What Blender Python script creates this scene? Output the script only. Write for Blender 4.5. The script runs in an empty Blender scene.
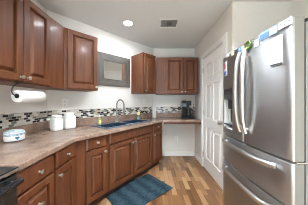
import bpy, bmesh, math, random
from mathutils import Vector, Matrix
random.seed(7)
C = bpy.context.scene
COL = C.collection
PI = math.pi
R = math.radians

# ------------------------------------------------------------------ camera, world, lights
FPX, CX, CY, W_PX, H_PX = 147.0, 151.5, 101.5, 308, 205
EYE = 1.25
cam_d = bpy.data.cameras.new('camera')
cam_d.sensor_width = 36.0
cam_d.lens = FPX / W_PX * 36.0
cam_d.shift_x = (W_PX / 2 - CX) / W_PX
cam_d.shift_y = -(H_PX / 2 - CY) / W_PX
cam_d.clip_start = 0.02
cam = bpy.data.objects.new('camera', cam_d); COL.objects.link(cam)
cam.location = (0, 0, EYE); cam.rotation_euler = (PI / 2, 0, 0)
C.camera = cam

world = bpy.data.worlds.new('world'); C.world = world
world.use_nodes = True
bg = world.node_tree.nodes['Background']
bg.inputs['Color'].default_value = (0.74, 0.88, 1.0, 1)
bg.inputs['Strength'].default_value = 1.0

vs = C.view_settings
vs.view_transform = 'Standard'; vs.look = 'None'; vs.gamma = 1.0
vs.use_curve_mapping = False
vs.exposure = 1.78
C.cycles.use_denoising = True
C.cycles.filter_width = 1.0
C.cycles.max_bounces = 12
C.cycles.diffuse_bounces = 6
C.cycles.sample_clamp_indirect = 6.0

def area_light(name, loc, rot, size, power, color, size_y=None, spread=PI):
    d = bpy.data.lights.new(name, 'AREA')
    d.energy = power; d.color = color; d.size = size; d.spread = spread
    if size_y: d.shape = 'RECTANGLE'; d.size_y = size_y
    else: d.shape = 'DISK'
    o = bpy.data.objects.new(name, d); COL.objects.link(o)
    o.location = loc; o.rotation_euler = rot
    return o
LAMP_POWER = 7.0
WIDE_FILL_POWER = 0.9
SPOT_POWER = 19.0           # spots added in two unseen downlights, aimed at the sink wall          # each recessed downlight
FILL_POWER = 4.0           # fill through the added window behind the camera
WARM = (0.84, 0.935, 1.0)
FILL = (0.80, 0.90, 1.0)
area_light('rear_window_fill', (0.15, -3.10, 1.35), (-PI / 2, 0, PI), 2.2, FILL_POWER, FILL, 1.7)  # fill lamp set in the added rear window

bounce_sun_d = bpy.data.lights.new('bounce_sun', 'SUN'); bounce_sun_d.energy = 52.0; bounce_sun_d.angle = R(1); bounce_sun_d.color = (.46, .75, 1.0)
bounce_sun = bpy.data.objects.new('bounce_sun', bounce_sun_d); COL.objects.link(bounce_sun)
bounce_sun.rotation_euler = (R(52), 0, R(8))     # added for bounce fill: in through the rear window, onto the floor behind

# ------------------------------------------------------------------ room dimensions
CEIL = 2.44
FZ = 0.03                                 # floor level
DG = 3.27                                 # diagonal wall: x - y = -DG
XL, XR, YB = -1.36, 0.97, 3.30            # left wall, right wall, back wall
YC = XL + DG                            # left wall / diagonal wall corner
XD = YB - DG                            # diagonal / back wall corner
YA, XA = 1.76, 1.65                       # refrigerator alcove
YREAR = -3.0
CT = 0.90                                 # worktop height

# ------------------------------------------------------------------ materials
def mat(name, color=(.8, .8, .8), rough=.5, metal=0.0, coat=0.0, spec=None, aniso=0.0):
    m = bpy.data.materials.new(name); m.use_nodes = True
    b = m.node_tree.nodes['Principled BSDF']
    b.inputs['Base Color'].default_value = (*color, 1)
    b.inputs['Roughness'].default_value = rough
    b.inputs['Metallic'].default_value = metal
    b.inputs['Coat Weight'].default_value = coat
    b.inputs['Coat Roughness'].default_value = .12
    if spec is not None: b.inputs['Specular IOR Level'].default_value = spec
    if aniso: b.inputs['Anisotropic'].default_value = aniso
    return m
def N(m, t, **kw):
    n = m.node_tree.nodes.new(t)
    for k, v in kw.items(): setattr(n, k, v)
    return n
def L(m, a, b): m.node_tree.links.new(a, b)
def bsdf(m): return m.node_tree.nodes['Principled BSDF']
def ramp(m, stops, interp='LINEAR'):
    n = N(m, 'ShaderNodeValToRGB'); cr = n.color_ramp; cr.interpolation = interp
    while len(cr.elements) < len(stops): cr.elements.new(0.5)
    for e, (p, c) in zip(cr.elements, stops): e.position = p; e.color = (*c, 1)
    return n
def coords(m, scale=(1, 1, 1), kind='Object'):
    tc = N(m, 'ShaderNodeTexCoord'); mp = N(m, 'ShaderNodeMapping')
    mp.inputs['Scale'].default_value = scale
    L(m, tc.outputs[kind], mp.inputs['Vector'])
    return mp.outputs['Vector']
def add_bump(m, height, strength=.2, dist=.002):
    b = N(m, 'ShaderNodeBump'); b.inputs['Strength'].default_value = strength
    b.inputs['Distance'].default_value = dist
    L(m, height, b.inputs['Height']); L(m, b.outputs['Normal'], bsdf(m).inputs['Normal'])

def noisy(name, c1, c2, scale, rough=.5, bump=0.0, detail=4, **kw):
    m = mat(name, c1, rough, **kw)
    n = N(m, 'ShaderNodeTexNoise'); n.inputs['Detail'].default_value = detail
    L(m, coords(m, scale), n.inputs['Vector']); n.inputs['Scale'].default_value = 1.0
    r = ramp(m, [(.3, c1), (.7, c2)]); L(m, n.outputs['Fac'], r.inputs['Fac'])
    L(m, r.outputs['Color'], bsdf(m).inputs['Base Color'])
    if bump: add_bump(m, n.outputs['Fac'], bump)
    return m

M = {}
M['wall'] = noisy('wall_paint', (.755, .725, .685), (.785, .755, .715), (60, 60, 60), .75, .06)
M['ceiling'] = noisy('ceiling_paint', (.70, .70, .695), (.73, .73, .725), (55, 55, 55), .85, .10)
M['trim'] = mat('white_trim_paint', (.88, .87, .855), .35)
M['white_gloss'] = mat('white_door_paint', (.90, .895, .885), .32)

def wood(name, c1, c2, c3, rough=.50, coat=.06, s=1.0, across=False):
    m = mat(name, c2, rough, coat=coat)
    n = N(m, 'ShaderNodeTexNoise'); n.inputs['Detail'].default_value = 5
    n.inputs['Scale'].default_value = 1.0; n.inputs['Distortion'].default_value = .4
    L(m, coords(m, (2.6 * s, 34 * s, 34 * s) if across else (34 * s, 34 * s, 2.6 * s)), n.inputs['Vector'])
    n2 = N(m, 'ShaderNodeTexNoise'); n2.inputs['Scale'].default_value = 3.0
    L(m, coords(m, (1, 1, .6)), n2.inputs['Vector'])
    mx = N(m, 'ShaderNodeMath', operation='MULTIPLY_ADD')
    mx.inputs[1].default_value = .6; L(m, n.outputs['Fac'], mx.inputs[0])
    m2 = N(m, 'ShaderNodeMath', operation='MULTIPLY'); m2.inputs[1].default_value = .4
    L(m, n2.outputs['Fac'], m2.inputs[0]); L(m, m2.outputs[0], mx.inputs[2])
    r = ramp(m, [(.33, c1), (.5, c2), (.68, c3)]); L(m, mx.outputs[0], r.inputs['Fac'])
    L(m, r.outputs['Color'], bsdf(m).inputs['Base Color'])
    return m
M['cherry'] = wood('cherry_wood', (.074, .020, .006), (.122, .0355, .0105), (.178, .057, .017))
M['toe'] = mat('dark_toe_kick', (.05, .02, .012), .6)
M['grey_wood'] = None

# worktop laminate
m = mat('worktop_laminate', (.45, .33, .26), .22)
n = N(m, 'ShaderNodeTexNoise'); n.inputs['Scale'].default_value = 90; n.inputs['Detail'].default_value = 3
L(m, coords(m), n.inputs['Vector'])
n2 = N(m, 'ShaderNodeTexNoise'); n2.inputs['Scale'].default_value = 9; n2.inputs['Detail'].default_value = 4
L(m, coords(m), n2.inputs['Vector'])
mx = N(m, 'ShaderNodeMath', operation='ADD'); L(m, n.outputs['Fac'], mx.inputs[0]); L(m, n2.outputs['Fac'], mx.inputs[1])
hf = N(m, 'ShaderNodeMath', operation='MULTIPLY'); hf.inputs[1].default_value = .5; L(m, mx.outputs[0], hf.inputs[0])
r = ramp(m, [(.36, (.185, .115, .085)), (.5, (.275, .185, .142)), (.64, (.365, .255, .20))])
L(m, hf.outputs[0], r.inputs['Fac']); L(m, r.outputs['Color'], bsdf(m).inputs['Base Color'])
M['counter'] = m

# mosaic backsplash: small staggered bricks, each with a colour of its own
def mosaic(name):
    m = mat(name, (.5, .5, .5), .18)
    tc = N(m, 'ShaderNodeTexCoord'); sp = N(m, 'ShaderNodeSeparateXYZ'); cb = N(m, 'ShaderNodeCombineXYZ')
    L(m, tc.outputs['Object'], sp.inputs[0]); L(m, sp.outputs['X'], cb.inputs['X']); L(m, sp.outputs['Z'], cb.inputs['Y'])
    b = N(m, 'ShaderNodeTexBrick')
    b.offset = .5; b.squash = 1.0
    b.inputs['Scale'].default_value = 1.0
    b.inputs['Color1'].default_value = (0, 0, 0, 1); b.inputs['Color2'].default_value = (1, 1, 1, 1)
    b.inputs['Mortar'].default_value = (.5, .5, .5, 1)
    b.inputs['Mortar Size'].default_value = .0016
    b.inputs['Mortar Smooth'].default_value = 0
    b.inputs['Brick Width'].default_value = .056; b.inputs['Row Height'].default_value = .0245
    L(m, cb.outputs[0], b.inputs['Vector'])
    r = ramp(m, [(0, (.014, .015, .015)), (.26, (.60, .58, .52)), (.42, (.17, .18, .155)), (.56, (.64, .62, .58)),
                 (.74, (.025, .026, .026)), (.87, (.44, .38, .30))], 'CONSTANT')
    L(m, b.outputs['Color'], r.inputs['Fac'])
    mx = N(m, 'ShaderNodeMix', data_type='RGBA')
    L(m, b.outputs['Fac'], mx.inputs['Factor']); L(m, r.outputs['Color'], mx.inputs['A'])
    mx.inputs['B'].default_value = (.55, .53, .49, 1)
    L(m, mx.outputs['Result'], bsdf(m).inputs['Base Color'])
    return m
M['mosaic'] = mosaic('mosaic_tile')

# strip laminate floor, boards along Y
m = mat('floor_laminate', (.4, .25, .14), .30)
tc = N(m, 'ShaderNodeTexCoord'); sp = N(m, 'ShaderNodeSeparateXYZ'); cb = N(m, 'ShaderNodeCombineXYZ')
L(m, tc.outputs['Object'], sp.inputs[0]); L(m, sp.outputs['Y'], cb.inputs['X']); L(m, sp.outputs['X'], cb.inputs['Y'])
b = N(m, 'ShaderNodeTexBrick'); b.offset = .37; b.offset_frequency = 2
b.inputs['Scale'].default_value = 1; b.inputs['Brick Width'].default_value = .34; b.inputs['Row Height'].default_value = .068
b.inputs['Mortar Size'].default_value = .0012; b.inputs['Mortar Smooth'].default_value = .1
b.inputs['Color1'].default_value = (0, 0, 0, 1); b.inputs['Color2'].default_value = (1, 1, 1, 1); b.inputs['Mortar'].default_value = (.3, .3, .3, 1)
L(m, cb.outputs[0], b.inputs['Vector'])
g = N(m, 'ShaderNodeTexNoise'); g.inputs['Scale'].default_value = 1; g.inputs['Detail'].default_value = 6; g.inputs['Distortion'].default_value = .6
L(m, coords(m, (48, 3.5, 1)), g.inputs['Vector'])
a1 = N(m, 'ShaderNodeMath', operation='MULTIPLY_ADD'); a1.inputs[1].default_value = .62
L(m, b.outputs['Color'], a1.inputs[0])
a2 = N(m, 'ShaderNodeMath', operation='MULTIPLY'); a2.inputs[1].default_value = .40
L(m, g.outputs['Fac'], a2.inputs[0]); L(m, a2.outputs[0], a1.inputs[2])
r = ramp(m, [(.14, (.080, .031, .011)), (.36, (.195, .089, .036)), (.60, (.345, .182, .082)), (.86, (.49, .295, .152))])
L(m, a1.outputs[0], r.inputs['Fac'])
mx = N(m, 'ShaderNodeMix', data_type='RGBA'); L(m, b.outputs['Fac'], mx.inputs['Factor'])
L(m, r.outputs['Color'], mx.inputs['A']); mx.inputs['B'].default_value = (.12, .065, .035, 1)
L(m, mx.outputs['Result'], bsdf(m).inputs['Base Color'])
M['floor'] = m

# brushed steel
def steel(name, col, rough, aniso=0.0):
    m = mat(name, col, rough, metal=1.0, aniso=aniso)
    n = N(m, 'ShaderNodeTexNoise'); n.inputs['Scale'].default_value = 1; n.inputs['Detail'].default_value = 3
    L(m, coords(m, (4, 4, 420)), n.inputs['Vector'])
    r = ramp(m, [(.3, tuple(c * .93 for c in col)), (.7, tuple(min(1, c * 1.06) for c in col))])
    L(m, n.outputs['Fac'], r.inputs['Fac']); L(m, r.outputs['Color'], bsdf(m).inputs['Base Color'])
    if aniso:
        bsdf(m).inputs['Anisotropic Rotation'].default_value = .25
        tg = N(m, 'ShaderNodeTangent', direction_type='RADIAL', axis='Z'); L(m, tg.outputs[0], bsdf(m).inputs['Tangent'])
    return m
M['steel'] = steel('brushed_steel', (.52, .525, .54), .41, .8)
M['steel_light'] = steel('handle_steel', (.72, .71, .70), .30)
M['nickel'] = mat('satin_nickel', (.66, .63, .59), .28, metal=1)
M['chrome'] = mat('chrome', (.75, .75, .75), .12, metal=1)
M['faucet'] = mat('brushed_nickel_faucet', (.30, .29, .27), .28, metal=1)
M['fridge_side'] = mat('fridge_side_grey', (.27, .265, .245), .45)
M['fridge_body'] = mat('fridge_cabinet_grey', (.30, .30, .30), .45)
M['gasket'] = mat('black_rubber', (.02, .02, .02), .6)
M['black_gloss'] = mat('black_enamel', (.012, .014, .017), .12, coat=.5)
M['black'] = mat('black_plastic', (.018, .02, .024), .32)
M['black_glass'] = mat('dark_oven_glass', (.03, .028, .026), .08)
M['sink'] = mat('navy_composite_sink', (.014, .034, .06), .22, coat=.5)
M['sink_rim'] = mat('sink_rim_sheen', (.065, .12, .19), .20, coat=.6)  # lighter than the bowls: the rim's reflected sheen put into its colour
M['white_ceramic'] = mat('white_ceramic', (.86, .86, .85), .18)
M['white_plastic'] = mat('white_plastic', (.80, .79, .76), .4)
M['ivory'] = mat('ivory_plate', (.88, .86, .80), .4)
M['slot'] = mat('dark_slot', (.06, .055, .05), .6)
M['paper'] = noisy('tissue_paper', (.78, .78, .775), (.82, .82, .815), (90, 90, 90), .9, .15)
M['mirror'] = mat('mirror_glass', (.90, .92, .91), .01, metal=1)
M['vent'] = mat('vent_white', (.80, .79, .77), .45)
M['louver'] = mat('vent_louver_grey', (.66, .65, .63), .5)
M['vent_dark'] = mat('duct_grey', (.20, .195, .19), .8)
M['grey_wood'] = wood('weathered_grey_wood', (.065, .058, .054), (.100, .088, .080), (.145, .125, .110), .7, 0)
M['brown_wood'] = wood('weathered_brown_wood', (.06, .044, .033), (.10, .074, .056), (.15, .115, .09), .7, 0)
M['grey_rail'] = wood('weathered_grey_rail', (.065, .058, .054), (.100, .088, .080), (.145, .125, .110), .7, 0, 1.0, True)
# ------------------------------------------------------------------ helpers
class MB:
    def __init__(s): s.v = []; s.f = []; s.mi = []; s.cur = 0
    def add(s, vs_, fs):
        o = len(s.v); s.v += [tuple(v) for v in vs_]
        for f in fs: s.f.append(tuple(i + o for i in f)); s.mi.append(s.cur)
    def box(s, x0, x1, y0, y1, z0, z1):
        s.add([(x0, y0, z0), (x1, y0, z0), (x1, y1, z0), (x0, y1, z0), (x0, y0, z1), (x1, y0, z1), (x1, y1, z1), (x0, y1, z1)],
              [(3, 2, 1, 0), (4, 5, 6, 7), (0, 1, 5, 4), (1, 2, 6, 5), (2, 3, 7, 6), (3, 0, 4, 7)])
    def prism(s, pts, z0, z1):                 # pts counter-clockwise seen from above
        n = len(pts)
        s.add([(p[0], p[1], z0) for p in pts] + [(p[0], p[1], z1) for p in pts],
              [tuple(reversed(range(n))), tuple(range(n, 2 * n))] + [(i, (i + 1) % n, (i + 1) % n + n, i + n) for i in range(n)])
    def loops(s, rings, cap0=True, cap1=True):
        n = len(rings[0]); vs_ = [p for r_ in rings for p in r_]; fs = []
        for k in range(len(rings) - 1):
            for i in range(n):
                j = (i + 1) % n; fs.append((k * n + i, k * n + j, (k + 1) * n + j, (k + 1) * n + i))
        if cap0: fs.append(tuple(reversed(range(n))))
        if cap1: fs.append(tuple((len(rings) - 1) * n + i for i in range(n)))
        s.add(vs_, fs)
    def lathe(s, prof, c=(0, 0, 0), n=24, sx=1.0, sy=1.0, power=None, axis='z'):
        rings = []
        for r_, z in prof:
            ring = []
            for i in range(n):
                t = 2 * PI * i / n; ca, sa = math.cos(t), math.sin(t)
                if power:
                    k = (abs(ca) ** power + abs(sa) ** power) ** (-1 / power); ca *= k; sa *= k
                a_, b_ = r_ * ca * sx, r_ * sa * sy
                if axis == 'z': p = (c[0] + a_, c[1] + b_, c[2] + z)
                elif axis == 'y': p = (c[0] + a_, c[1] + z, c[2] + b_)
                else: p = (c[0] + z, c[1] + a_, c[2] + b_)
                ring.append(p)
            rings.append(ring)
        s.loops(rings)
    def tube(s, path, r_, n=12):
        path = [Vector(p) for p in path]; rings = []
        rr = r_ if isinstance(r_, (list, tuple)) else [r_] * len(path)
        ref = None
        for k, p in enumerate(path):
            d = (path[min(k + 1, len(path) - 1)] - path[max(k - 1, 0)]).normalized()
            if ref is None:
                ref = Vector((0, 0, 1)) if abs(d.z) < .8 else Vector((1, 0, 0))
            u = (ref - d * ref.dot(d)).normalized(); v = d.cross(u); ref = u
            rings.append([tuple(p + (u * math.cos(2 * PI * i / n) + v * math.sin(2 * PI * i / n)) * rr[k]) for i in range(n)])
        s.loops(rings)
    def rectloops(s, x0, x1, z0, z1, prof, cap0=True, cap1=True):  # prof: (inset, y)
        s.loops([[(x0 + i, y, z0 + i), (x1 - i, y, z0 + i), (x1 - i, y, z1 - i), (x0 + i, y, z1 - i)] for i, y in prof], cap0, cap1)
    def build(s, name, mats, parent=None, smooth=False, bevel=0, seg=2, angle=35):
        me = bpy.data.meshes.new(name); me.from_pydata(s.v, [], s.f); me.update()
        if not isinstance(mats, (list, tuple)): mats = [mats]
        for m_ in mats: me.materials.append(m_)
        for p, i in zip(me.polygons, s.mi): p.material_index = i
        b_ = bmesh.new(); b_.from_mesh(me); bmesh.ops.recalc_face_normals(b_, faces=b_.faces); b_.to_mesh(me); b_.free()
        o = bpy.data.objects.new(name, me); COL.objects.link(o)
        if parent: o.parent = parent
        if bevel:
            md = o.modifiers.new('bevel', 'BEVEL'); md.width = bevel; md.segments = seg; md.limit_method = 'ANGLE'; md.angle_limit = R(30)
        if smooth or bevel:
            for p in me.polygons: p.use_smooth = True
            try: me.set_sharp_from_angle(angle=R(angle))
            except Exception: pass
        return o
def tag(o, label=None, cat=None, group=None, kind=None):
    if label: o['label'] = label
    if cat: o['category'] = cat
    if group: o['group'] = group
    if kind: o['kind'] = kind
    return o
def thing(name, label, cat, loc=(0, 0, 0), rz=0.0, group=None, kind=None):
    o = bpy.data.objects.new(name, None); COL.objects.link(o); o.empty_display_size = .1
    o.location = loc; o.rotation_euler = (0, 0, rz)
    return tag(o, label, cat, group, kind)
def struct(o, label=None, cat=None):
    o['kind'] = 'structure'
    return tag(o, label, cat)

# ------------------------------------------------------------------ room shell
T = .12
mb = MB(); mb.prism([(XL - .3, YREAR - .15), (XA + .15, YREAR - .15), (XA + .15, YB + .15), (XL - .3, YB + .15)], FZ - .1, FZ)
struct(mb.build('floor', M['floor']), 'brown strip laminate floor running away from the viewer', 'floor')
mb = MB(); mb.prism([(XL - .3, YREAR - .15), (XA + .15, YREAR - .15), (XA + .15, YB + .15), (XL - .3, YB + .15)], CEIL, CEIL + .1)
struct(mb.build('ceiling', M['ceiling']), 'smooth pale grey ceiling', 'ceiling')
mb = MB(); mb.prism([(XL - T, YREAR), (XL, YREAR), (XL, YC), (XL - T, YC + T * .414)], 0, CEIL)
struct(mb.build('wall_left', M['wall']), 'greige wall behind the stove and the left hand cabinets', 'wall')
mb = MB(); mb.prism([(XL, YC), (XD, YB), (XD - T * .414, YB + T), (XL - T, YC + T * .414)], 0, CEIL)
struct(mb.build('wall_diagonal', M['wall']), 'diagonal greige wall behind the sink', 'wall')
mb = MB(); mb.prism([(XD, YB), (XR + T, YB), (XR + T, YB + T), (XD - T * .414, YB + T)], 0, CEIL)
struct(mb.build('wall_back', M['wall']), 'greige back wall above the desk counter', 'wall')
D0, D1, DH = 1.955, 2.765, 2.045         # door opening
mb = MB()
mb.box(XR, XR + T, YA, D0, 0, CEIL); mb.box(XR, XR + T, D1, YB, 0, CEIL); mb.box(XR, XR + T, D0, D1, DH, CEIL)
struct(mb.build('wall_right', M['wall']), 'greige wall around the white panel door', 'wall')
mb = MB(); mb.box(XR + T, XA, YA, YA + T, 0, CEIL)
struct(mb.build('wall_alcove', M['wall']), 'greige alcove wall beyond the refrigerator', 'wall')
mb = MB(); mb.box(XA, XA + T, YREAR, YA + T, 0, CEIL)
struct(mb.build('wall_far_right', M['wall']), 'greige wall behind the refrigerator', 'wall')
WX0, WX1, WZ0, WZ1 = -.95, 1.25, .5, 2.2
mb = MB()
mb.box(XL - T, WX0, YREAR - T, YREAR, 0, CEIL); mb.box(WX1, XA + T, YREAR - T, YREAR, 0, CEIL)
mb.box(WX0, WX1, YREAR - T, YREAR, 0, WZ0); mb.box(WX0, WX1, YREAR - T, YREAR, WZ1, CEIL)
struct(mb.build('wall_rear', M['wall']), 'wall with an added window behind the viewer', 'wall')
wn = thing('added_window_1', 'large added window behind the viewer', 'window', (0, YREAR - T / 2, 0), 0, None, 'structure')  # unseen window added to let fill light in
mb = MB()
for a_, b_, c_, d_ in ((WX0, WX0 + .06, WZ0, WZ1), (WX1 - .06, WX1, WZ0, WZ1), (WX0 + .06, WX1 - .06, WZ0, WZ0 + .06), (WX0 + .06, WX1 - .06, WZ1 - .06, WZ1), (.12, .18, WZ0 + .06, WZ1 - .06)):
    mb.box(a_, b_, -.03, .03, c_, d_)
mb.build('added_window_frame', M['trim'], wn)

# baseboards
mb = MB(); mb.box(.26, XR - .0005, YB - .016, YB - .0005, FZ, FZ + .095)
struct(mb.build('baseboard_back', M['trim'], None, bevel=.004), 'white baseboard below the desk counter', 'baseboard')
mb = MB(); mb.box(XR - .016, XR - .0005, D1 + .088, YB - .017, FZ, FZ + .095)
struct(mb.build('baseboard_right', M['trim'], None, bevel=.004), 'white baseboard right of the desk knee space', 'baseboard')
mb = MB(); mb.box(XR - .016, XR - .0005, YA + .001, D0 - .088, FZ, FZ + .095)
struct(mb.build('baseboard_pillar', M['trim'], None, bevel=.004), 'white baseboard at the alcove corner', 'baseboard')

# door in the right wall (local x runs towards the viewer)
dr = thing('door_1', 'white six panel interior door in the right wall', 'door', (XR, D1, 0), -PI / 2, None, 'structure')
w_ = D1 - D0
mb = MB()
cw = .085
for a_, b_, c_, d_ in ((-cw, 0, FZ, DH + cw), (w_, w_ + cw, FZ, DH + cw), (0, w_, DH, DH + cw)):
    mb.box(a_, b_, -.019, -.0005, c_, d_)
    # stepped inner moulding
mb.box(-.028, 0, -.026, -.019, FZ, DH + .028); mb.box(w_, w_ + .028, -.026, -.019, FZ, DH + .028); mb.box(0, w_, -.026, -.019, DH, DH + .028)
mb.build('door_casing', M['trim'], dr, bevel=.003)
mb = MB(); mb.box(0, .004, 0, .118, FZ, DH); mb.box(w_ - .004, w_, 0, .118, FZ, DH); mb.box(.004, w_ - .004, 0, .118, DH - .004, DH)
mb.build('door_jamb', M['trim'], dr)
xs = [.008, .118, .362, .438, .692, .802]; zs = [.040, .245, .80, .95, 1.55, 1.66, 1.90, 2.035]
mb = MB()
def leafcell(x0, x1, z0, z1, panel):
    if not panel:
        mb.add([(x0, 0, z0), (x1, 0, z0), (x1, 0, z1), (x0, 0, z1)], [(0, 1, 2, 3)]); return
    mb.rectloops(x0, x1, z0, z1, [(0, 0), (.010, .014), (.026, .014), (.046, .004)], False, True)
for i in range(5):
    for k in range(7):
        leafcell(xs[i], xs[i + 1], zs[k], zs[k + 1], i in (1, 3) and k in (1, 3, 5))
x0, x1, z0, z1 = xs[0], xs[-1], zs[0], zs[-1]
mb.add([(x0, 0, z0), (x1, 0, z0), (x1, 0, z1), (x0, 0, z1), (x0, .036, z0), (x1, .036, z0), (x1, .036, z1), (x0, .036, z1)],
       [(7, 6, 5, 4), (0, 4, 5, 1), (1, 5, 6, 2), (2, 6, 7, 3), (3, 7, 4, 0)])
leaf = mb.build('door_leaf', M['white_gloss'], dr); leaf.location = (0, .004, 0)
mb = MB(); mb.lathe([(.0, -.066), (.016, -.066), (.027, -.058), (.029, -.046), (.022, -.034), (.011, -.028), (.011, -.010), (.031, -.008), (.033, 0)], (w_ - .065, .004, .95), 20, axis='y')
mb.build('door_knob', M['nickel'], dr, smooth=True)
for hz in (.27, 1.05, 1.83):
    mb = MB(); mb.lathe([(.007, -.045), (.007, .045)], (.003, -.004, hz), 10); mb.box(.003, .035, .001, .0035, hz - .044, hz + .044)
    mb.build('door_hinge', M['nickel'], dr)

# ------------------------------------------------------------------ cabinet builder
def knob_mesh():
    mb = MB(); mb.lathe([(.0, -.030), (.008, -.0295), (.0145, -.026), (.0155, -.021), (.012, -.015), (.006, -.011), (.006, -.003), (.010, 0)], (0, 0, 0), 16, axis='y')
    return mb
KNOB = None
def add_knob(parent, x, z, y=-.020):
    global KNOB
    if KNOB is None:
        KNOB = knob_mesh().build('knob', M['nickel'], parent, smooth=True); o = KNOB
    else:
        o = KNOB.copy(); COL.objects.link(o); o.parent = parent
    o.location = (x, y, z)
def add_door(parent, x0, x1, z0, z1, knob=None, name='door', rail=.058):
    mb = MB()
    mb.rectloops(x0, x1, z0, z1, [(0, .0055), (0, -.015), (.005, -.020), (rail - .006, -.020), (rail - .001, -.017), (rail, -.006), (rail, .0055)], True, False)
    d = mb.build(name, M['cherry'], parent)
    mb = MB()
    mb.rectloops(x0 + rail, x1 - rail, z0 + rail, z1 - rail, [(0, .0050), (0, .003), (.011, .003), (.032, -.0185), (.035, -.0195)], True, True)
    mb.build('raised_panel', M['cherry'], d)
    if knob: add_knob(d, *knob)
    return d
def add_slab(parent, x0, x1, z0, z1, knob=True, name='drawer'):
    mb = MB(); mb.rectloops(x0, x1, z0, z1, [(0, .0055), (0, -.010), (.008, -.015), (.014, -.020)], True, True)
    d = mb.build(name, M['cherry'], parent)
    if knob: add_knob(d, (x0 + x1) / 2, (z0 + z1) / 2)
    return d
def carcass(parent, w, d, z0, z1, top=True, stile=.03, mid=None, toe=False):
    t = .016; mb = MB()
    mb.box(0, t, .019, d, z0, z1); mb.box(w - t, w, .019, d, z0, z1)
    mb.box(t, w - t, .019, d, z0, z0 + t); mb.box(t, w - t, d - t, d, z0 + t, z1)
    if top: mb.box(t, w - t, .019, d - t, z1 - t, z1)
    o = mb.build('carcass', M['cherry'], parent)
    mb = MB()
    mb.box(0, stile, .006, .019, z0, z1); mb.box(w - stile, w, .006, .019, z0, z1)
    mb.box(stile, w - stile, .006, .019, z0, z0 + stile); mb.box(stile, w - stile, .006, .019, z1 - stile, z1)
    for (a_, b_, c_, e_) in mid or []: mb.box(a_, b_, .006, .019, c_, e_)
    mb.build('face_frame', M['cherry'], parent)
    if toe:
        mb = MB(); mb.box(0.001, w - .001, .06, .078, FZ, z0 - .0005); mb.box(.001, .017, .078, d, FZ, z0 - .0005); mb.box(w - .017, w - .001, .078, d, FZ, z0 - .0005)
        mb.build('toe_kick', M['toe'], parent)
    return o

UB, UT = 1.40, 2.13
# left wall upper cabinet, two doors
c = thing('wall_cabinet', 'dark cherry two door wall cabinet above the paper towel roll', 'cabinet', (-1.06, .885, 0), PI / 2, 'upper kitchen cabinets')
carcass(c, .635, .298, UB, UT, mid=[(.305, .33, UB + .03, UT - .03)])
add_door(c, .004, .312, UB + .012, UT - .008, (.285, UB + .045))
add_door(c, .322, .631, UB + .012, UT - .008, (.350, UB + .045))
# diagonal corner cabinet, one door, with corner filler
A45 = PI / 4
p0 = Vector((-1.033, 1.737))
c = thing('wall_cabinet', 'cherry single door wall cabinet left of the grey framed mirror', 'cabinet', (p0.x, p0.y, 0), A45, 'upper kitchen cabinets')
carcass(c, .415, .350, UB, UT)
add_door(c, .030, .405, UB + .012, UT - .008, (.380, UB + .045))
inv = Matrix.Rotation(-A45, 2)
pts = [inv @ (Vector(p) - p0) for p in ((-1.358, 1.523), (-1.056, 1.523), (-1.034, 1.737), (-1.280, 1.983), (-1.358, 1.906))]
mb = MB(); mb.prism([(p.x - .001, p.y) for p in pts], UB - .001, UT)
mb.build('corner_filler', M['cherry'], c)
# right of mirror
p0 = Vector((-.150, 2.620))
c = thing('wall_cabinet', 'narrow cherry one door wall cabinet on the diagonal wall right of the mirror', 'cabinet', (p0.x, p0.y, 0), A45, 'upper kitchen cabinets')
carcass(c, .335, .345, UB, UT)
add_door(c, .024, .310, UB + .012, UT - .008, (.048, UB + .045), rail=.050)
# back wall, two doors
c = thing('wall_cabinet', 'cherry two door wall cabinet above the black coffee maker', 'cabinet', (.095, 2.930, 0), 0, 'upper kitchen cabinets')
carcass(c, .838, .365, UB, UT, mid=[(.03, .17, UB + .03, UT - .03), (.535, .56, UB + .03, UT - .03)])
add_door(c, .172, .535, UB + .012, UT - .008, (.508, UB + .045))
add_door(c, .545, .825, UB + .012, UT - .008, (.572, UB + .045))

# base cabinets
BZ0, BZ1 = .13, .858
def base_run(label, loc, rz, w, d):
    return thing('base_cabinet', label, 'cabinet', (loc[0], loc[1], 0), rz, 'base kitchen cabinets')
FX = -.765
c = base_run('cherry three drawer base cabinet beside the black stove', (FX, .818), PI / 2, .318, .588)
carcass(c, .318, .588, BZ0, BZ1, mid=[(.03, .288, .70, .72), (.03, .288, .40, .42)], toe=True)
add_slab(c, .004, .314, .715, .850)
d = add_door(c, .004, .314, .415, .705, (.159, .570), 'drawer', .05)
d = add_door(c, .004, .314, .142, .405, (.159, .270), 'drawer', .05)
c = base_run('cherry base cabinet with one drawer over a door, left of the worktop bend', (FX, 1.138), PI / 2, .315, .588)
carcass(c, .315, .588, BZ0, BZ1, mid=[(.03, .285, .70, .72)], toe=True)
add_slab(c, .022, .308, .715, .850)
add_door(c, .022, .308, .142, .705, (.048, .655))

AD = math.atan2(.817, .577)
dv = Vector((math.cos(AD), math.sin(AD))); nv = Vector((-math.sin(AD), math.cos(AD)))
def SQ(s, q): return dv * s + nv * q
QF = 1.490
invd = Matrix.Rotation(-AD, 2)
s0 = .876
c = base_run('cherry base cabinet with drawer and door at the worktop bend', SQ(s0, QF), AD, 0, 0)
carcass(c, .292, .45, BZ0, BZ1, mid=[(.03, .262, .70, .72)], toe=True)
add_slab(c, .006, .272, .715, .850)
add_door(c, .006, .272, .142, .705, (.244, .655))
o_ = SQ(s0, QF)
def toloc(p): return invd @ (Vector(p) - o_)
cn = Vector((FX, (QF + FX * math.sin(AD)) / math.cos(AD)))
cn = Vector((FX, (QF - nv.x * FX) / nv.y))
pts = [toloc(p) for p in ((FX, 1.4545), cn, SQ(s0 - .001, QF), SQ(s0 - .001, QF + .10), (FX - .12, 1.4545 + .14), (FX - .12, 1.4545))]
mb = MB(); mb.prism([(p.x, p.y) for p in pts], BZ0, BZ1)
mb.build('corner_filler', M['cherry'], c)
s1 = 1.170
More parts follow.
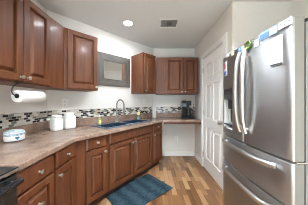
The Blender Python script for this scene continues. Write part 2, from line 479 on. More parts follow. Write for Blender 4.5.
c = base_run('wide cherry sink base cabinet with two doors under a false front', SQ(s1, QF), AD, 0, 0)
carcass(c, .948, .42, BZ0, BZ1, top=False, mid=[(.03, .918, .70, .72), (.445, .470, .16, .70)], toe=True)
add_slab(c, .022, .926, .715, .850, False, 'false_front')
add_door(c, .022, .450, .142, .705, (.422, .655))
add_door(c, .460, .926, .142, .705, (.488, .655))
s2 = 2.120
c = base_run('narrow cherry base cabinet with drawer and door beside the desk knee space', SQ(s2, QF), AD, 0, 0)
carcass(c, .330, .37, BZ0, BZ1, mid=[(.03, .30, .70, .72)], toe=True)
add_slab(c, .020, .322, .715, .850)
add_door(c, .020, .322, .142, .705, (.046, .655), rail=.05)

# ------------------------------------------------------------------ worktop with sink cut-out
SK = dict(s0=1.195, s1=2.13, q0=1.520, q1=1.900)
def worktop():
    bm = bmesh.new()
    outer = [(XL + .001, .816), (-.735, .816), (-.735, 1.425), (.215, 2.780), (XR - .001, 2.780), (XR - .001, YB - .001), (XD, YB - .001), (XL + .001, YC - .001)]
    # rounded bend
    hole = [SQ(SK['s0'] + .02, SK['q0'] + .02), SQ(SK['s1'] - .02, SK['q0'] + .02), SQ(SK['s1'] - .02, SK['q1'] - .02), SQ(SK['s0'] + .02, SK['q1'] - .02)]
    ed = []
    for ring in (outer, hole):
        vv = [bm.verts.new((p[0], p[1], CT)) for p in ring]
        for i in range(len(vv)): ed.append(bm.edges.new((vv[i], vv[(i + 1) % len(vv)])))
    bmesh.ops.triangle_fill(bm, use_beauty=True, use_dissolve=False, edges=ed)
    bmesh.ops.recalc_face_normals(bm, faces=bm.faces)
    up = [f for f in bm.faces]
    r_ = bmesh.ops.extrude_face_region(bm, geom=up)
    vs_ = [g_ for g_ in r_['geom'] if isinstance(g_, bmesh.types.BMVert)]
    bmesh.ops.translate(bm, verts=vs_, vec=(0, 0, -.041))
    bmesh.ops.recalc_face_normals(bm, faces=bm.faces)
    me = bpy.data.meshes.new('worktop'); bm.to_mesh(me); bm.free()
    me.materials.append(M['counter'])
    o = bpy.data.objects.new('worktop', me); COL.objects.link(o)
    md = o.modifiers.new('bevel', 'BEVEL'); md.width = .008; md.segments = 3; md.limit_method = 'ANGLE'; md.angle_limit = R(40)
    return o
wt = worktop()
tag(wt, 'pinkish beige laminate worktop bending from stove to desk', 'worktop')
def strip(name, a_, b_, z0, z1, t, m_, parent=None, e0=0.0, e1=0.0):
    a_ = Vector(a_); b_ = Vector(b_); d_ = b_ - a_; ln = d_.length
    mb = MB(); mb.prism([(e0, -t), (ln - e1, -t), (ln, -.0008), (0, -.0008)], z0, z1)
    o = mb.build(name, m_, parent); o.location = (a_.x, a_.y, 0); o.rotation_euler = (0, 0, math.atan2(d_.y, d_.x))
    return o
mb = MB(); mb.box(.236, XR - .001, 2.800, 2.822, .818, CT - .0415)
mb.build('desk_apron', M['cherry'], wt)
t1, k45 = .018, .4142
SPL0, SPL1, TIL1 = CT + .0005, 1.0, 1.132
strip('upstand', (XL, .818), (XL, YC), SPL0, SPL1, t1, M['counter'], wt, 0, t1 * k45)
strip('upstand', (XL, YC), (XD, YB), SPL0, SPL1, t1, M['counter'], wt, t1 * k45, t1 * k45)
strip('upstand', (XD, YB), (XR - .001, YB), SPL0, SPL1, t1, M['counter'], wt, t1 * k45, 0)
t2 = .009
for a_, b_, e0, e1, lb in (((XL, .10), (XL, YC), 0, t2 * k45, 'mosaic tile backsplash band on the left wall behind the canisters'),
                           ((XL, YC), (XD, YB), t2 * k45, t2 * k45, 'mosaic tile backsplash band on the diagonal wall behind the faucet'),
                           ((XD, YB), (XR - .001, YB), t2 * k45, 0, 'mosaic tile backsplash band on the back wall behind the coffee maker')):
    o = strip('tile_backsplash', a_, b_, SPL1 + .0005, TIL1, t2, M['mosaic'], None, e0, e1)
    tag(o, lb, 'backsplash', 'mosaic backsplash bands')

# ------------------------------------------------------------------ sink and faucet
sk = thing('kitchen_sink', 'dark navy double bowl drop in sink', 'sink', (*SQ(SK['s0'], SK['q0']), CT), AD)
SW, SD = SK['s1'] - SK['s0'], SK['q1'] - SK['q0']
mb = MB()
zr = .012
xc = [0, .035, SW * .5 - .018, SW * .5 + .018, SW - .035, SW]; yc = [0, .035, SD - .075, SD]
for i in range(5):
    for k in range(3):
        if i in (1, 3) and k == 1: continue
        mb.add([(xc[i], yc[k], zr), (xc[i + 1], yc[k], zr), (xc[i + 1], yc[k + 1], zr), (xc[i], yc[k + 1], zr)], [(0, 1, 2, 3)])
mb.loops([[(0, 0, .0006), (SW, 0, .0006), (SW, SD, .0006), (0, SD, .0006)], [(0, 0, .006), (SW, 0, .006), (SW, SD, .006), (0, SD, .006)],
          [(0, 0, zr), (SW, 0, zr), (SW, SD, zr), (0, SD, zr)]], False, False)
rim = mb.build('rim', M['sink_rim'], sk, smooth=True)
for i in (1, 3):
    mb = MB(); a_, b_, c_, e_ = xc[i], xc[i + 1], yc[1], yc[2]
    mb.loops([[(a_ + k_, c_ + k_, z_), (b_ - k_, c_ + k_, z_), (b_ - k_, e_ - k_, z_), (a_ + k_, e_ - k_, z_)] for k_, z_ in
              ((0, zr), (.004, .004), (.014, -.150), (.03, -.17))], False, True)
    mb.lathe([(.036, -.1695), (.036, -.1675), (.020, -.168), (.018, -.1695)], ((a_ + b_) / 2, (c_ + e_) / 2, 0), 18)
    mb.build('bowl', M['sink'], sk)
fq = SQ(1.650, 1.868)
fc = thing('kitchen_faucet', 'tall gooseneck brushed nickel faucet behind the sink', 'faucet', (fq.x, fq.y, CT + zr + .0005), AD)
mb = MB(); mb.lathe([(.028, 0), (.028, .006), (.020, .012), (.018, .06), (.0135, .07)], (0, 0, 0), 18)
mb.build('faucet_base', M['faucet'], fc, smooth=True)
path = [(0, 0, .065), (0, 0, .16), (0, 0, .27)]
for i in range(1, 15):
    t = PI * i / 14 * 1.04; path.append((0, -.085 + .085 * math.cos(t), .27 + .095 * math.sin(t)))
path.append((0, -.172, .22))
mb = MB(); mb.tube(path, .0115, 12); mb.build('spout', M['faucet'], fc, smooth=True)
mb = MB(); mb.lathe([(.012, 0), (.016, .01), (.0155, .055), (.013, .07)], (0, -.172, .165), 14); mb.build('spray_head', M['faucet'], fc, smooth=True)
mb = MB(); mb.tube([(.016, 0, .045), (.03, 0, .048), (.06, -.01, .075), (.085, -.014, .10)], [.008, .007, .006, .005], 10); mb.build('lever_handle', M['faucet'], fc, smooth=True)
# ------------------------------------------------------------------ soap bottle, scrubber
p = SQ(1.375, 1.945)
sb = thing('soap_bottle', 'small yellow green dish soap bottle at left of the sink', 'bottle', (p.x, p.y, CT + .0006), AD)
mb = MB(); mb.lathe([(.0, 0), (.025, 0), (.028, .006), (.028, .075), (.022, .095), (.011, .105), (.011, .115)], n=20, sy=.7)
mb.build('bottle_body', mat('green_soap', (.42, .48, .20), .25), sb, smooth=True)
mb = MB(); mb.lathe([(.013, .115), (.013, .130), (.006, .133), (.006, .150), (.0, .150)], n=14)
mb.build('cap', M['white_plastic'], sb, smooth=True)
mb = MB(); mb.box(-.018, .018, -.0215, -.0198, .02, .07); mb.build('paper_label', mat('pale_yellow_label', (.80, .80, .45), .5), sb)
p = SQ(2.165, 1.835)
sc_ = thing('dish_brush', 'round yellow dish brush standing in a teal holder right of the sink', 'brush', (p.x, p.y, CT + .0006), AD)
mb = MB(); mb.lathe([(0, 0), (.030, 0), (.032, .008), (.026, .045), (.020, .050), (.0, .050)], n=20); mb.build('holder', mat('teal_plastic', (.10, .26, .27), .35), sc_, smooth=True)
mb = MB(); mb.tube([(0, 0, .045), (0, 0, .09)], .007, 10); mb.build('brush_handle', mat('teal_handle', (.16, .33, .32), .35), sc_, smooth=True)
mb = MB()
mb.lathe([(0.0, -.016), (.022, -.015), (.033, -.008), (.036, 0), (.033, .008), (.022, .015), (0, .016)], (0, 0, .122), 22, axis='y')
mb.build('brush_head', noisy('yellow_bristles', (.86, .78, .22), (.92, .86, .45), (120, 120, 120), .7, .4), sc_, smooth=True)

# ------------------------------------------------------------------ counter-top things
def canister(loc, rz, w, h, label):
    k = thing('canister', label, 'canister', (loc[0], loc[1], CT + .0006), rz, 'white counter canisters')
    mb = MB(); r_ = w / 2
    mb.lathe([(0, 0), (r_ * .90, 0), (r_ * .97, .006), (r_, .02), (r_, h * .66), (r_ * .95, h * .74), (r_ * .72, h * .80), (r_ * .70, h * .83), (0, h * .83)], n=40, power=5)
    mb.build('jar_body', M['white_ceramic'], k, smooth=True, angle=60)
    mb = MB(); mb.lathe([(0, h * .832), (r_ * .80, h * .832), (r_ * .82, h * .85), (r_ * .82, h * .93), (r_ * .70, h * .965), (0, h * .97)], n=40, power=4)
    lid = mb.build('lid', M['white_ceramic'], k, smooth=True, angle=60)
    mb = MB(); mb.lathe([(0, h * .968), (r_ * .16, h * .968), (r_ * .22, h * .99), (r_ * .12, h), (0, h)], n=14)
    mb.build('lid_knob', M['white_ceramic'], lid, smooth=True)
canister((-1.165, 1.805), R(62), .118, .188, 'smaller white square lidded canister nearer the stove')
canister((-1.085, 1.935), R(55), .134, .212, 'larger white square lidded canister nearer the sink')

bx = thing('covered_crock', 'white oval crock with blue patterned lid beside the stove', 'crock', (-1.215, 1.305, CT + .0006), R(60))
bx.scale = (.86, .86, .90)
mb = MB(); mb.lathe([(0, 0), (.082, 0), (.084, .004), (.083, .010), (0, .010)], n=36, sy=.78); mb.build('foot', mat('dark_grey_base', (.07, .075, .08), .5), bx, smooth=True)
mb = MB(); mb.lathe([(0, .0102), (.080, .0102), (.086, .02), (.087, .075), (.083, .085), (.0, .085)], n=36, sy=.78); mb.build('crock_body', M['white_ceramic'], bx, smooth=True)
mb = MB(); mb.lathe([(.0872, .058), (.0880, .060), (.0880, .077), (.0872, .079)], n=36, sy=.785)
blue = noisy('blue_glaze_pattern', (.05, .16, .33), (.72, .80, .84), (55, 55, 70), .2)
mb.build('blue_band', blue, bx, smooth=True)
mb = MB(); mb.lathe([(0, .0855), (.084, .0855), (.084, .092), (.070, .104), (.035, .113), (0, .115)], n=36, sy=.78)
blue2 = noisy('blue_speckled_glaze', (.20, .42, .52), (.82, .86, .86), (40, 40, 40), .2)
mb.build('lid', blue2, bx, smooth=True)
# little blue heart on the front
mb = MB(); hp = []
for i in range(24):
    t = 2 * PI * i / 24; hp.append((16 * math.sin(t) ** 3 * .0011, (13 * math.cos(t) - 5 * math.cos(2 * t) - 2 * math.cos(3 * t) - math.cos(4 * t)) * .0011))
mb.loops([[(x_, -.0690 - .0025 * (1 - (x_ / .03) ** 2) , z_ + .036) for x_, z_ in hp], [(x_, -.0664, z_ + .036) for x_, z_ in hp]])
ht = mb.build('heart_motif', mat('blue_heart', (.06, .20, .42), .25), bx)

# tall white container in the corner
k = thing('upright_container', 'tall narrow white container standing in the worktop corner', 'container', (.052, 3.165, CT + .0006), R(20))
mb = MB(); mb.lathe([(0, 0), (.036, 0), (.039, .005), (.039, .225), (.0, .225)], n=32, power=5); mb.build('container_body', M['white_plastic'], k, smooth=True, angle=60)
mb = MB(); mb.lathe([(0, .2255), (.040, .2255), (.040, .252), (.034, .257), (0, .257)], n=32, power=5); mb.build('lid', M['white_ceramic'], k, smooth=True, angle=60)

# coffee maker
cm = thing('coffee_maker', 'black drip coffee maker on the desk counter', 'coffee maker', (.745, 3.075, CT + .0006), R(0))
mb = MB(); mb.lathe([(0, 0), (.118, 0), (.122, .006), (.122, .026), (.112, .036), (0, .038)], (.012, 0, 0), 36, sx=1.12, sy=.82, power=3.2); mb.build('base_plate', M['black'], cm, smooth=True)
mb = MB(); mb.box(-.120, -.030, -.075, .090, .036, .372); mb.build('water_tank', M['black_gloss'], cm, bevel=.016, seg=4)
mb = MB(); mb.box(-.029, .075, -.070, .090, .262, .366); mb.build('brew_head', M['black'], cm, bevel=.014, seg=4)
mb = MB(); mb.box(-.029, .060, .055, .088, .038, .261); mb.build('rear_column', M['black'], cm, bevel=.006)
mb = MB(); mb.lathe([(0, .039), (.044, .039), (.050, .05), (.052, .11), (.046, .155), (.036, .18), (.038, .20), (0, .20)], (.028, -.010, 0), 26); car = mb.build('carafe', M['black_glass'], cm, smooth=True)
mb = MB(); mb.tube([(.070, -.03, .185), (.098, -.045, .18), (.105, -.048, .14), (.098, -.045, .09), (.076, -.034, .075)], .007, 10); mb.build('carafe_handle', M['black'], car, smooth=True)
mb = MB(); mb.lathe([(0, .2005), (.041, .2005), (.041, .215), (0, .222)], (.028, -.010, 0), 22); mb.build('carafe_lid', M['black'], car, smooth=True)
mb = MB(); mb.box(-.112, -.04, -.0775, -.0755, .245, .315); mb.build('control_panel', mat('grey_display', (.12, .14, .17), .25), cm)
mb = MB(); mb.tube([(.115, .07, .012), (.15, .10, .008), (.175, .13, .03), (.18, .155, .15), (.182, .160, .30)], .0035, 8); mb.build('power_cord', mat('brown_cord', (.12, .08, .06), .5), cm, smooth=True)

# ------------------------------------------------------------------ stove
st = thing('stove', 'black freestanding electric stove at the left of the worktop', 'stove', (-.745, .085, 0), PI / 2)
SWD, SDP = .726, .600
mb = MB(); mb.box(0, SWD, .03, SDP, .05, .865); mb.box(.03, .09, .07, .12, FZ, .05); mb.box(SWD - .09, SWD - .03, .07, .12, FZ, .05); mb.box(.03, .09, SDP - .1, SDP - .05, FZ, .05); mb.box(SWD - .09, SWD - .03, SDP - .1, SDP - .05, FZ, .05)
mb.build('stove_body', M['black'], st)
mb = MB(); mb.box(-.002, SWD + .002, -.015, SDP, .8655, .892); mb.build('cooktop', M['black_gloss'], st, bevel=.006)
mb = MB(); mb.box(.002, SWD - .002, -.0175, -.0155, .872, .888); mb.build('bright_front_strip', M['chrome'], st)  # thin bright strip along the cooktop's front edge
for x_, y_, r_ in ((.19, .16, .10), (.56, .16, .085), (.19, .42, .085), (.56, .42, .10)):
    mb = MB()
    for q_ in range(3): mb.lathe([(r_ - q_ * .028, .8921), (r_ - q_ * .028, .8932), (r_ - q_ * .028 - .012, .8932), (r_ - q_ * .028 - .012, .8921)], (x_, y_, 0), 28)
    mb.build('burner', mat('burner_ring_grey', (.06, .06, .062), .4), st)
mb = MB(); mb.rectloops(.004, SWD - .004, .20, .858, [(0, .029), (0, -.004), (.008, -.012), (.070, -.012), (.078, -.008)], True, True)
od = mb.build('oven_door', M['black_gloss'], st)
mb = MB(); mb.box(.10, SWD - .10, -.0105, -.0085, .32, .74); mb.build('oven_window', M['black_glass'], od)
mb = MB()
mb.tube([(.030, -.012, .838), (.030, -.05, .838)], .011, 12); mb.tube([(SWD - .065, -.012, .838), (SWD - .065, -.05, .838)], .011, 12)
mb.tube([(.0, -.062, .838), (.01, -.062, .838), (SWD - .045, -.062, .838), (SWD - .035, -.062, .838)], [.012, .018, .018, .012], 16)
mb.build('door_handle', M['black_gloss'], od, smooth=True)
mb = MB(); mb.rectloops(.004, SWD - .004, .065, .190, [(0, .029), (0, -.002), (.008, -.010)], True, True); mb.build('storage_drawer', M['black_gloss'], st)
mb = MB(); mb.box(0, SWD, SDP - .07, SDP, .8925, 1.07); bgp = mb.build('control_panel', M['black_gloss'], st, bevel=.008)
for x_ in (.09, .18, .57, .66):
    mb = MB(); mb.lathe([(0, -.022), (.016, -.022), (.021, -.012), (.022, 0)], (x_, SDP - .071, 1.0), 18, axis='y'); mb.build('knob', M['black'], bgp, smooth=True)

# ------------------------------------------------------------------ paper towel under the cabinet
pt = thing('paper_towel_holder', 'white paper towel roll on a wire holder under the left wall cabinet', 'paper towel', (-1.075, 1.165, UB - .0008))
PZ = -.105
mb = MB(); prof = [(.018, 0), (.049, 0), (.051, .002), (.051, .252), (.049, .254), (.018, .254)]
mb.lathe(prof, (0, .012, PZ), 32, axis='y'); mb.build('paper_roll', M['paper'], pt, smooth=True, angle=50)
mb = MB(); mb.lathe([(.0, 0), (.019, 0), (.019, .004), (0, .004)], (0, .0085, PZ), 20, axis='y'); mb.build('end_cap', M['gasket'], pt)
mb = MB(); mb.lathe([(.0, 0), (.019, 0), (.019, .004), (0, .004)], (0, .2665, PZ), 20, axis='y'); mb.build('end_cap', M['gasket'], pt)
arm = [(.022, .0, -.004), (.010, -.001, -.008), (-.012, -.002, -.022), (-.026, -.003, -.045), (-.030, -.003, -.072), (-.020, -.002, -.094), (0, 0, PZ)]
mb = MB(); mb.tube(arm, .0045, 10); mb.tube([(0, -.004, PZ), (0, .274, PZ)], .0045, 10)
mb.build('wire_arm', mat('bronze_wire', (.05, .045, .042), .35, metal=.8), pt, smooth=True)
mb = MB(); mb.box(.005, .045, -.02, .06, -.0035, 0); mb.build('mounting_plate', M['gasket'], pt)

# ------------------------------------------------------------------ mirror
pa = Vector((-.892, 2.378)); 
mr = thing('framed_mirror', 'rectangular mirror in a weathered grey and brown wood frame', 'mirror', (pa.x, pa.y, 0), A45)
MW, MZ0, MZ1, FW = .66, 1.515, 2.065, .122
def fr(name, pts_, m_):
    mb = MB(); mb.loops([[(x_, -.001, z_) for x_, z_ in pts_], [(x_, -.022, z_) for x_, z_ in pts_]])
    return mb.build(name, m_, mr, bevel=.003)
fr('frame_rail', [(0, MZ1), (MW, MZ1), (MW - FW, MZ1 - FW), (FW, MZ1 - FW)], M['grey_rail'])
fr('frame_rail', [(0, MZ0), (MW, MZ0), (MW - FW, MZ0 + FW), (FW, MZ0 + FW)], M['grey_rail'])
fr('frame_stile', [(0, MZ0 + .001), (0, MZ1 - .001), (FW - .001, MZ1 - FW - .001), (FW - .001, MZ0 + FW + .001)], M['grey_wood'])
fr('frame_stile', [(MW, MZ0 + .001), (MW, MZ1 - .001), (MW - FW + .001, MZ1 - FW - .001), (MW - FW + .001, MZ0 + FW + .001)], M['brown_wood'])
mb = MB(); mb.box(FW - .004, MW - FW + .004, -.012, -.008, MZ0 + FW - .004, MZ1 - FW + .004); mb.build('mirror_pane', M['mirror'], mr)

# ------------------------------------------------------------------ outlets
def outlet(label, loc, rz, kind='duplex'):
    o = thing('wall_outlet', label, 'outlet', loc, rz, 'ivory wall outlets')
    mb = MB(); mb.rectloops(-.037, .037, -.060, .060, [(0, -.0004), (0, -.003), (.004, -.006)], True, True); mb.build('cover_plate', M['ivory'], o)
    for dz in (-.027, .027):
        mb = MB(); mb.lathe([(0, -.0080), (.0155, -.0080), (.0165, -.006)], (0, 0, dz), 18, axis='y')
        s_ = mb.build('socket', M['white_plastic'], o)
        mb = MB(); mb.box(-.008, -.0055, -.0086, -.0081, dz - .003, dz + .008); mb.box(.0055, .008, -.0086, -.0081, dz - .003, dz + .008); mb.box(-.002, .002, -.0086, -.0081, dz - .011, dz - .007)
        mb.build('slot', M['slot'], s_)
outlet('ivory wall outlet above the backsplash behind the canisters', (-1.215, -1.215 + DG, 1.225), A45)
outlet('ivory wall outlet above the backsplash under the narrow wall cabinet', (-.160, -.160 + DG, 1.255), A45)
outlet('ivory wall outlet low on the back wall under the desk counter', (.555, YB, .415), 0)

# ------------------------------------------------------------------ ceiling fixtures
def downlight(x_, y_, label, power, beam=160, wide_fill=0, aim=None):
    o = thing('recessed_downlight', label, 'ceiling light', (x_, y_, CEIL), 0, 'recessed ceiling lights')
    mb = MB(); mb.lathe([(.082, -.0005), (.081, -.006), (.069, -.009), (.061, -.006), (.061, -.0005)], n=32); mb.build('trim_ring', M['trim'], o, smooth=True)
    e = mat('lamp_lens', (1, .97, .92), .5); bsdf(e).inputs['Emission Color'].default_value = (1, .95, .87, 1); bsdf(e).inputs['Emission Strength'].default_value = 6
    mb = MB(); mb.lathe([(0, -.0045), (.060, -.0045), (.060, -.001), (0, -.001)], n=32); mb.build('lens', e, o)
    area_light('downlight_glow', (x_, y_, CEIL - .012), (0, 0, 0), .14, power, WARM, spread=R(beam))
    if aim:
        d = bpy.data.lights.new('sink_wall_spot', 'SPOT'); d.energy = SPOT_POWER; d.color = WARM; d.shadow_soft_size = .035; d.spot_size = R(78); d.spot_blend = .5  # added spot, aimed to brighten the wall between the upper cabinets
        q = bpy.data.objects.new('sink_wall_spot', d); COL.objects.link(q); q.location = (x_, y_, CEIL - .014)
        q.rotation_euler = (Vector(aim) - q.location).to_track_quat('-Z', 'Y').to_euler()
    if wide_fill:                                # extra wide spot added to brighten the upper walls
        d = bpy.data.lights.new('wide_fill_glow', 'SPOT'); d.energy = wide_fill; d.color = WARM; d.shadow_soft_size = .05; d.spot_size = R(174); d.spot_blend = .04
        q = bpy.data.objects.new('wide_fill_glow', d); COL.objects.link(q); q.location = (x_, y_, CEIL - .012)
downlight(-.356, 2.23, 'lit round recessed ceiling light above the sink', LAMP_POWER * .42, 160, WIDE_FILL_POWER)
downlight(.55, 1.22, 'lit unseen recessed ceiling light overhead in front of the refrigerator', LAMP_POWER * .75, 110, 0, (-.62, 2.55, 1.25))  # unseen lamp added where shadow edges on the sink wall point
downlight(-.20, .46, 'lit unseen recessed ceiling light overhead in front of the stove', LAMP_POWER * 1.2, 130, 0, (-.55, 2.60, 1.20))  # second unseen lamp added, placed from the other shadow edge
downlight(.20, -1.3, 'lit recessed ceiling light added unseen behind the viewer', LAMP_POWER)  # out-of-view fill lamp, added

vt = thing('ceiling_vent', 'white rectangular air vent in the ceiling', 'vent', (.262, 2.235, CEIL))
mb = MB(); a_, b_ = .142, .125
for q in ((-a_, a_, -b_, -b_ + .022), (-a_, a_, b_ - .022, b_), (-a_, -a_ + .022, -b_ + .022, b_ - .022), (a_ - .022, a_, -b_ + .022, b_ - .022)):
    mb.box(*q, -.010, -.0005)
mb.build('vent_frame', M['vent'], vt, bevel=.003)
mb = MB(); mb.box(-a_ + .02, a_ - .02, -b_ + .02, b_ - .02, -.002, -.0005); mb.build('duct_backing', M['vent_dark'], vt)
for i in range(9):
    mb = MB(); y_ = -b_ + .034 + i * .0228
    mb.add([(-a_ + .022, y_ - .006, -.0085), (a_ - .022, y_ - .006, -.0085), (a_ - .022, y_ + .006, -.0025), (-a_ + .022, y_ + .006, -.0025),
            (-a_ + .022, y_ - .005, -.0095), (a_ - .022, y_ - .005, -.0095), (a_ - .022, y_ + .007, -.0035), (-a_ + .022, y_ + .007, -.0035)],
           [(0, 1, 2, 3), (7, 6, 5, 4), (0, 4, 5, 1), (1, 5, 6, 2), (2, 6, 7, 3), (3, 7, 4, 0)])
    mb.build('louver', M['louver'], vt)
mb = MB(); mb.box(-.030, .045, -.035, .035, -.0125, -.0095); mb.build('damper_plate', mat('vent_damper', (.16, .15, .14), .6), vt)

# ------------------------------------------------------------------ floor mat
A_ = Vector((-.65, 1.95)); B_ = Vector((-.05, 2.47)); Cc = Vector((.345, 2.10))
dx = (B_ - A_).normalized(); perp = Vector((dx.y, -dx.x)); wd = (Cc - B_).dot(perp)
m = mat('blue_woven_mat', (.05, .10, .14), .9)
ck = N(m, 'ShaderNodeTexVoronoi'); ck.inputs['Scale'].default_value = 1; L(m, coords(m, (70, 70, 70)), ck.inputs['Vector'])
wv = N(m, 'ShaderNodeTexWave'); wv.inputs['Scale'].default_value = 9; wv.inputs['Distortion'].default_value = 1.5; L(m, coords(m, (.2, 2.2, 1)), wv.inputs['Vector'])
ad = N(m, 'ShaderNodeMath', operation='MULTIPLY_ADD'); ad.inputs[1].default_value = .35; L(m, wv.outputs['Fac'], ad.inputs[0]); L(m, ck.outputs['Distance'], ad.inputs[2])
r = ramp(m, [(.2, (.007, .018, .027)), (.55, (.018, .037, .052)), (.95, (.045, .078, .10))]); L(m, ad.outputs[0], r.inputs['Fac'])
L(m, r.outputs['Color'], bsdf(m).inputs['Base Color']); add_bump(m, ck.outputs['Distance'], .4, .003)
bsdf(m).inputs['Specular IOR Level'].default_value = .15
M['mat'] = m
ln = (B_ - A_).length
mb = MB(); mb.box(.0, ln, -wd, 0, FZ + .0006, FZ + .010)
o = mb.build('floor_mat', M['mat'], None, bevel=.004); o.location = (A_.x, A_.y, 0); o.rotation_euler = (0, 0, math.atan2(dx.y, dx.x))
tag(o, 'blue woven floor mat in front of the sink cabinet', 'mat')

# ------------------------------------------------------------------ refrigerator
FRX, FRY, FRW, FRB = .83, 1.707, .842, .032
fg = thing('refrigerator', 'stainless steel french door refrigerator with two lower drawers', 'refrigerator', (FRX, FRY, 0), -PI / 2)
def fy(x_): 
    u = 2 * x_ / FRW - 1
    return -FRB * (1 - u * u)
def panel(name, x0, x1, z0, z1, m_, hole=None, parent=fg, depth=.070, rnd=.012):
    xs_ = [x0, x0 + rnd * .3, x0 + rnd] + [x0 + rnd + (x1 - x0 - 2 * rnd) * i / 14 for i in range(1, 14)] + [x1 - rnd, x1 - rnd * .3, x1]
    off = {0: rnd, 1: rnd * .35, len(xs_) - 1: rnd, len(xs_) - 2: rnd * .35}
    xy = [(x_, fy(x_) + off.get(i, 0)) for i, x_ in enumerate(xs_)]
    if hole:
        hx0, hx1, hz0, hz1 = hole
        keep = [(x_, y_) for x_, y_ in xy if abs(x_ - hx0) > .008 and abs(x_ - hx1) > .008] + [(hx0, fy(hx0)), (hx1, fy(hx1))]
        xy = sorted(keep)
    zz = [z0, z0 + .008, z1 - .008, z1]; zo = [.005, 0, 0, .005]
    if hole: zz = [z0, z0 + .008, hz0, hz1, z1 - .008, z1]; zo = [.008, 0, 0, 0, 0, .008]
    mb = MB(); n_ = len(xy); V = []
    for z_, oz in zip(zz, zo): V += [(x_, y_ + oz, z_) for x_, y_ in xy]
    F = []
    for k in range(len(zz) - 1):
        for i in range(n_ - 1):
            if hole and hz0 <= zz[k] < hz1 and hx0 <= xy[i][0] + 1e-6 and xy[i + 1][0] <= hx1 + 1e-6: continue
            F.append((k * n_ + i, k * n_ + i + 1, (k + 1) * n_ + i + 1, (k + 1) * n_ + i))
    mb.add(V, F)
    # sides, back, caps
    top = len(zz) - 1
    bk = [(x0, depth, z0), (x1, depth, z0), (x1, depth, z1), (x0, depth, z1)]
    mb.cur = 1
    o0 = len(mb.v); mb.add(bk, [(1, 0, 3, 2)])
    mb.add([V[k * n_] for k in range(len(zz))] + [bk[3], bk[0]], [tuple(range(len(zz) + 2))])
    mb.add([V[k * n_ + n_ - 1] for k in range(len(zz))] + [bk[2], bk[1]], [tuple(reversed(range(len(zz) + 2)))])
    mb.add([V[i] for i in range(n_)] + [bk[1], bk[0]], [tuple(reversed(range(n_ + 2)))])
    mb.add([V[top * n_ + i] for i in range(n_)] + [bk[2], bk[3]], [tuple(range(n_ + 2))])
    return mb.build(name, [m_, M['fridge_side']], parent, smooth=True, angle=40)
FT = 1.75
mb = MB(); mb.box(.004, FRW - .004, .085, .775, .07, FT - .025); mb.box(.03, FRW - .03, .12, .70, FZ, .07)
mb.build('fridge_cabinet', M['fridge_body'], fg, bevel=.004)
mb = MB(); mb.box(.010, FRW - .010, .0705, .0845, .085, FT - .03); mb.build('gasket', M['gasket'], fg)
hole = (.045, .245, .965, 1.385)
ld = panel('left_door', .0, .4185, .895, FT, M['steel'], hole)
rd = panel('right_door', .4225, FRW, .895, FT, M['steel'])
d1 = panel('upper_drawer', 0, FRW, .612, .879, M['steel'])
d2 = panel('lower_drawer', 0, FRW, .075, .596, M['steel'])
# dispenser
hx0, hx1, hz0, hz1 = hole
mb = MB(); yb = .045
P = [(hx0, fy(hx0), hz0), (hx1, fy(hx1), hz0), (hx1, fy(hx1), 1.275), (hx0, fy(hx0), 1.275)]
Q = [(hx0 + .008, yb, hz0 + .03), (hx1 - .008, yb, hz0 + .03), (hx1 - .008, yb, 1.27), (hx0 + .008, yb, 1.27)]
mb.loops([P, Q], False, True)
mb.build('dispenser_recess', mat('dispenser_silver', (.62, .62, .61), .35), ld)
mb = MB(); mb.loops([[(hx0, fy(hx0) - .002, 1.276), (hx1, fy(hx1) - .002, 1.276), (hx1, fy(hx1) - .002, hz1), (hx0, fy(hx0) - .002, hz1)],
                     [(hx0, .04, 1.276), (hx1, .04, 1.276), (hx1, .04, hz1), (hx0, .04, hz1)]])
mb.build('dispenser_panel', mat('dark_control_panel', (.035, .034, .035), .15), ld)
mb = MB(); mb.box(.105, .185, .0, .035, 1.17, 1.272); mb.build('dispenser_spout', M['black'], ld, bevel=.006)
mb = MB(); mb.box(.11, .18, .028, .036, 1.03, 1.165); mb.build('dispenser_paddle', M['black'], ld, bevel=.004)
mb = MB(); mb.box(hx0 + .012, hx1 - .012, -.012, .04, hz0 + .032, hz0 + .042); mb.build('drip_tray', M['gasket'], ld)
# vertical bow handles
for x_, par in ((.393, ld), (.492, rd)):
    path = []; rr = []
    for i in range(17):
        t = i / 16; z_ = .985 + .70 * t
        path.append((x_ + (.012 if par is ld else -.012) * (2 * t - 1) ** 2, fy(x_) - .014 - .036 * (1 - (2 * t - 1) ** 4), z_)); rr.append(.0165)
    mb = MB(); mb.tube(path, rr, 12)
    for z_ in (1.02, 1.65):
        mb.tube([(x_ + (.009 if par is ld else -.009), fy(x_) - .036, z_), (x_ + (.009 if par is ld else -.009), fy(x_) + .004, z_)], .013, 10)
    mb.build('door_handle', M['steel_light'], par, smooth=True)
for z_, par in ((.832, d1), (.548, d2)):
    path = []
    for i in range(21):
        x_ = .085 + .672 * i / 20; u = 2 * i / 20 - 1
        path.append((x_, fy(x_) - .018 - .034 * (1 - u ** 8), z_))
    mb = MB(); mb.tube(path, .0185, 12)
    for x_ in (.12, FRW - .12): mb.tube([(x_, fy(x_) - .046, z_), (x_, fy(x_) + .004, z_)], .012, 10)
    mb.build('drawer_handle', M['steel_light'], par, smooth=True)
for x_ in (.035, FRW - .035):
    mb = MB(); mb.box(x_ - .03, x_ + .03, .012, .16, FT + .0005, FT + .022) if False else mb.box(x_ - .03, x_ + .03, .086, .20, FT - .0245, FT - .003)
    mb.build('hinge_cover', M['gasket'], fg, bevel=.004)
mb = MB(); mb.box(FRW - .05, FRW + .004, .02, .12, .8825, .8915); mb.build('middle_hinge', M['chrome'], fg)

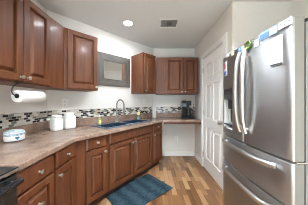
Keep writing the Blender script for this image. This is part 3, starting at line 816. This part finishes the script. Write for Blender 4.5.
# ------------------------------------------------------------------ things stuck on the refrigerator doors
def ray_fridge(px, py):
    a_, b_ = -.1, FRW + .1
    r_ = (px - CX) / FPX
    f = lambda x_: (FRX + fy(x_)) - r_ * (FRY - x_)
    lo, hi = 0.0, FRW
    for _ in range(50):
        md = (lo + hi) / 2
        if f(md) < 0: lo = md
        else: hi = md
    x_ = (lo + hi) / 2; Y = FRY - x_
    return x_, EYE - (py - CY) / FPX * Y
def magnet(name, label, cat, px, py, w, h, mats, builder=None, tilt=0.0, group='magnets and papers on the refrigerator doors', thick=.003):
    x_, z_ = ray_fridge(px, py)
    sl = math.atan(4 * FRB / FRW * (2 * x_ / FRW - 1))
    o = None; mb = MB()
    if builder: builder(mb)
    else: mb.box(-w / 2, w / 2, -thick - .002, -.002, -h / 2, h / 2)
    o = mb.build(name, mats, None)
    o.location = (FRX + fy(x_), FRY - x_, z_); o.rotation_mode = 'XYZ'
    o.rotation_euler = (0, 0, -PI / 2 + sl)
    o.matrix_world = Matrix.Translation(o.location) @ Matrix.Rotation(-PI / 2 + sl, 4, 'Z') @ Matrix.Rotation(tilt, 4, 'Y')
    tag(o, label, cat, group)
    return o
wp = mat('white_card', (.66, .66, .67), .55); cream = mat('cream_magnet', (.60, .56, .36), .55)
bl = mat('blue_print', (.08, .17, .45), .4); gr = mat('green_foil', (.13, .19, .03), .5); rdm = mat('red_print', (.60, .06, .06), .4)
lb = mat('sky_print', (.26, .42, .60), .45); dk = mat('dark_print', (.06, .06, .07), .5)
magnet('fridge_magnet', 'white card magnet at the far end of the left refrigerator door top', 'magnet', 228, 55.2, .072, .035, wp)
magnet('fridge_magnet', 'cream yellow magnet on the left refrigerator door top', 'magnet', 233, 53.2, .045, .045, cream)
def roundm(mb):
    mb.lathe([(0, -.006), (.022, -.006), (.026, -.002)], (0, 0, 0), 24, axis='y'); mb.cur = 1
    mb.lathe([(0, -.0072), (.012, -.0072), (.013, -.0060)], (.003, 0, .004), 18, axis='y')
magnet('fridge_magnet', 'round blue and white magnet above the left door handle', 'magnet', 239.8, 49.6, 0, 0, [bl, lb], roundm)
def wreath(mb):
    mb.loops([[( (.024 + .008 * math.cos(2 * PI * j / 8)) * math.cos(2 * PI * i / 22) , -.008 + .005 * math.sin(2 * PI * j / 8), (.024 + .008 * math.cos(2 * PI * j / 8)) * math.sin(2 * PI * i / 22)) for j in range(8)] for i in range(23)], False, False)
    for i in range(22):
        t = 2 * PI * i / 22; mb.lathe([(0, -.006), (.006, 0), (0, .006)], (.028 * math.cos(t), -.012, .028 * math.sin(t)), 6)
magnet('fridge_magnet', 'small green wreath magnet above the right door handle', 'magnet', 249.2, 45, 0, 0, gr, wreath)
magnet('note_card', 'plain white card beside the green wreath magnet', 'card', 257, 43.2, .045, .052, wp)
def pic(mb):
    mb.box(-.068, .068, -.005, -.002, -.027, .027); mb.cur = 1
    mb.box(-.064, .010, -.0058, -.0051, -.023, .012); mb.cur = 2
    mb.box(.014, .064, -.0058, -.0051, -.023, .018)
magnet('photo_magnet', 'wide blue picture magnet near the top of the right door', 'magnet', 268.5, 33.2, 0, 0, [lb, bl, wp], pic)
def dots(mb):
    mb.box(-.043, .043, -.005, -.002, -.022, .022); mb.cur = 1
    for x_, z_ in ((-.026, .004), (.004, .006), (.0, -.008), (.027, .002)): mb.box(x_ - .004, x_ + .004, -.0056, -.0051, z_ - .003, z_ + .003)
magnet('fridge_magnet', 'white strip magnet with dark dots at the near top corner of the right door', 'magnet', 285.3, 23.4, 0, 0, [wp, dk], dots)
def pad(mb):
    mb.box(-.040, .040, -.008, -.002, -.092, .092); mb.cur = 1
    mb.box(-.040, .040, -.0095, -.0081, -.092, -.082); mb.cur = 2
    for k_ in range(4): mb.box(-.025, .020, -.0086, -.0081, .055 - k_ * .03, .0565 - k_ * .03)
magnet('notepad', 'tall white notepad hanging on the right refrigerator door', 'notepad', 277.3, 51, 0, 0, [wp, dk, mat('pencil_grey', (.55, .55, .56), .6)], pad)
def stick(mb):
    mb.box(-.035, .035, -.004, -.002, -.075, .075); mb.cur = 1
    mb.box(-.030, .004, -.0046, -.0041, .0, .065); mb.cur = 2
    mb.box(-.033, .033, -.0046, -.0041, -.070, -.025)
magnet('door_sticker', 'white sticker with red and blue blocks on the left refrigerator door edge', 'sticker', 225.8, 69, 0, 0, [wp, rdm, bl], stick)
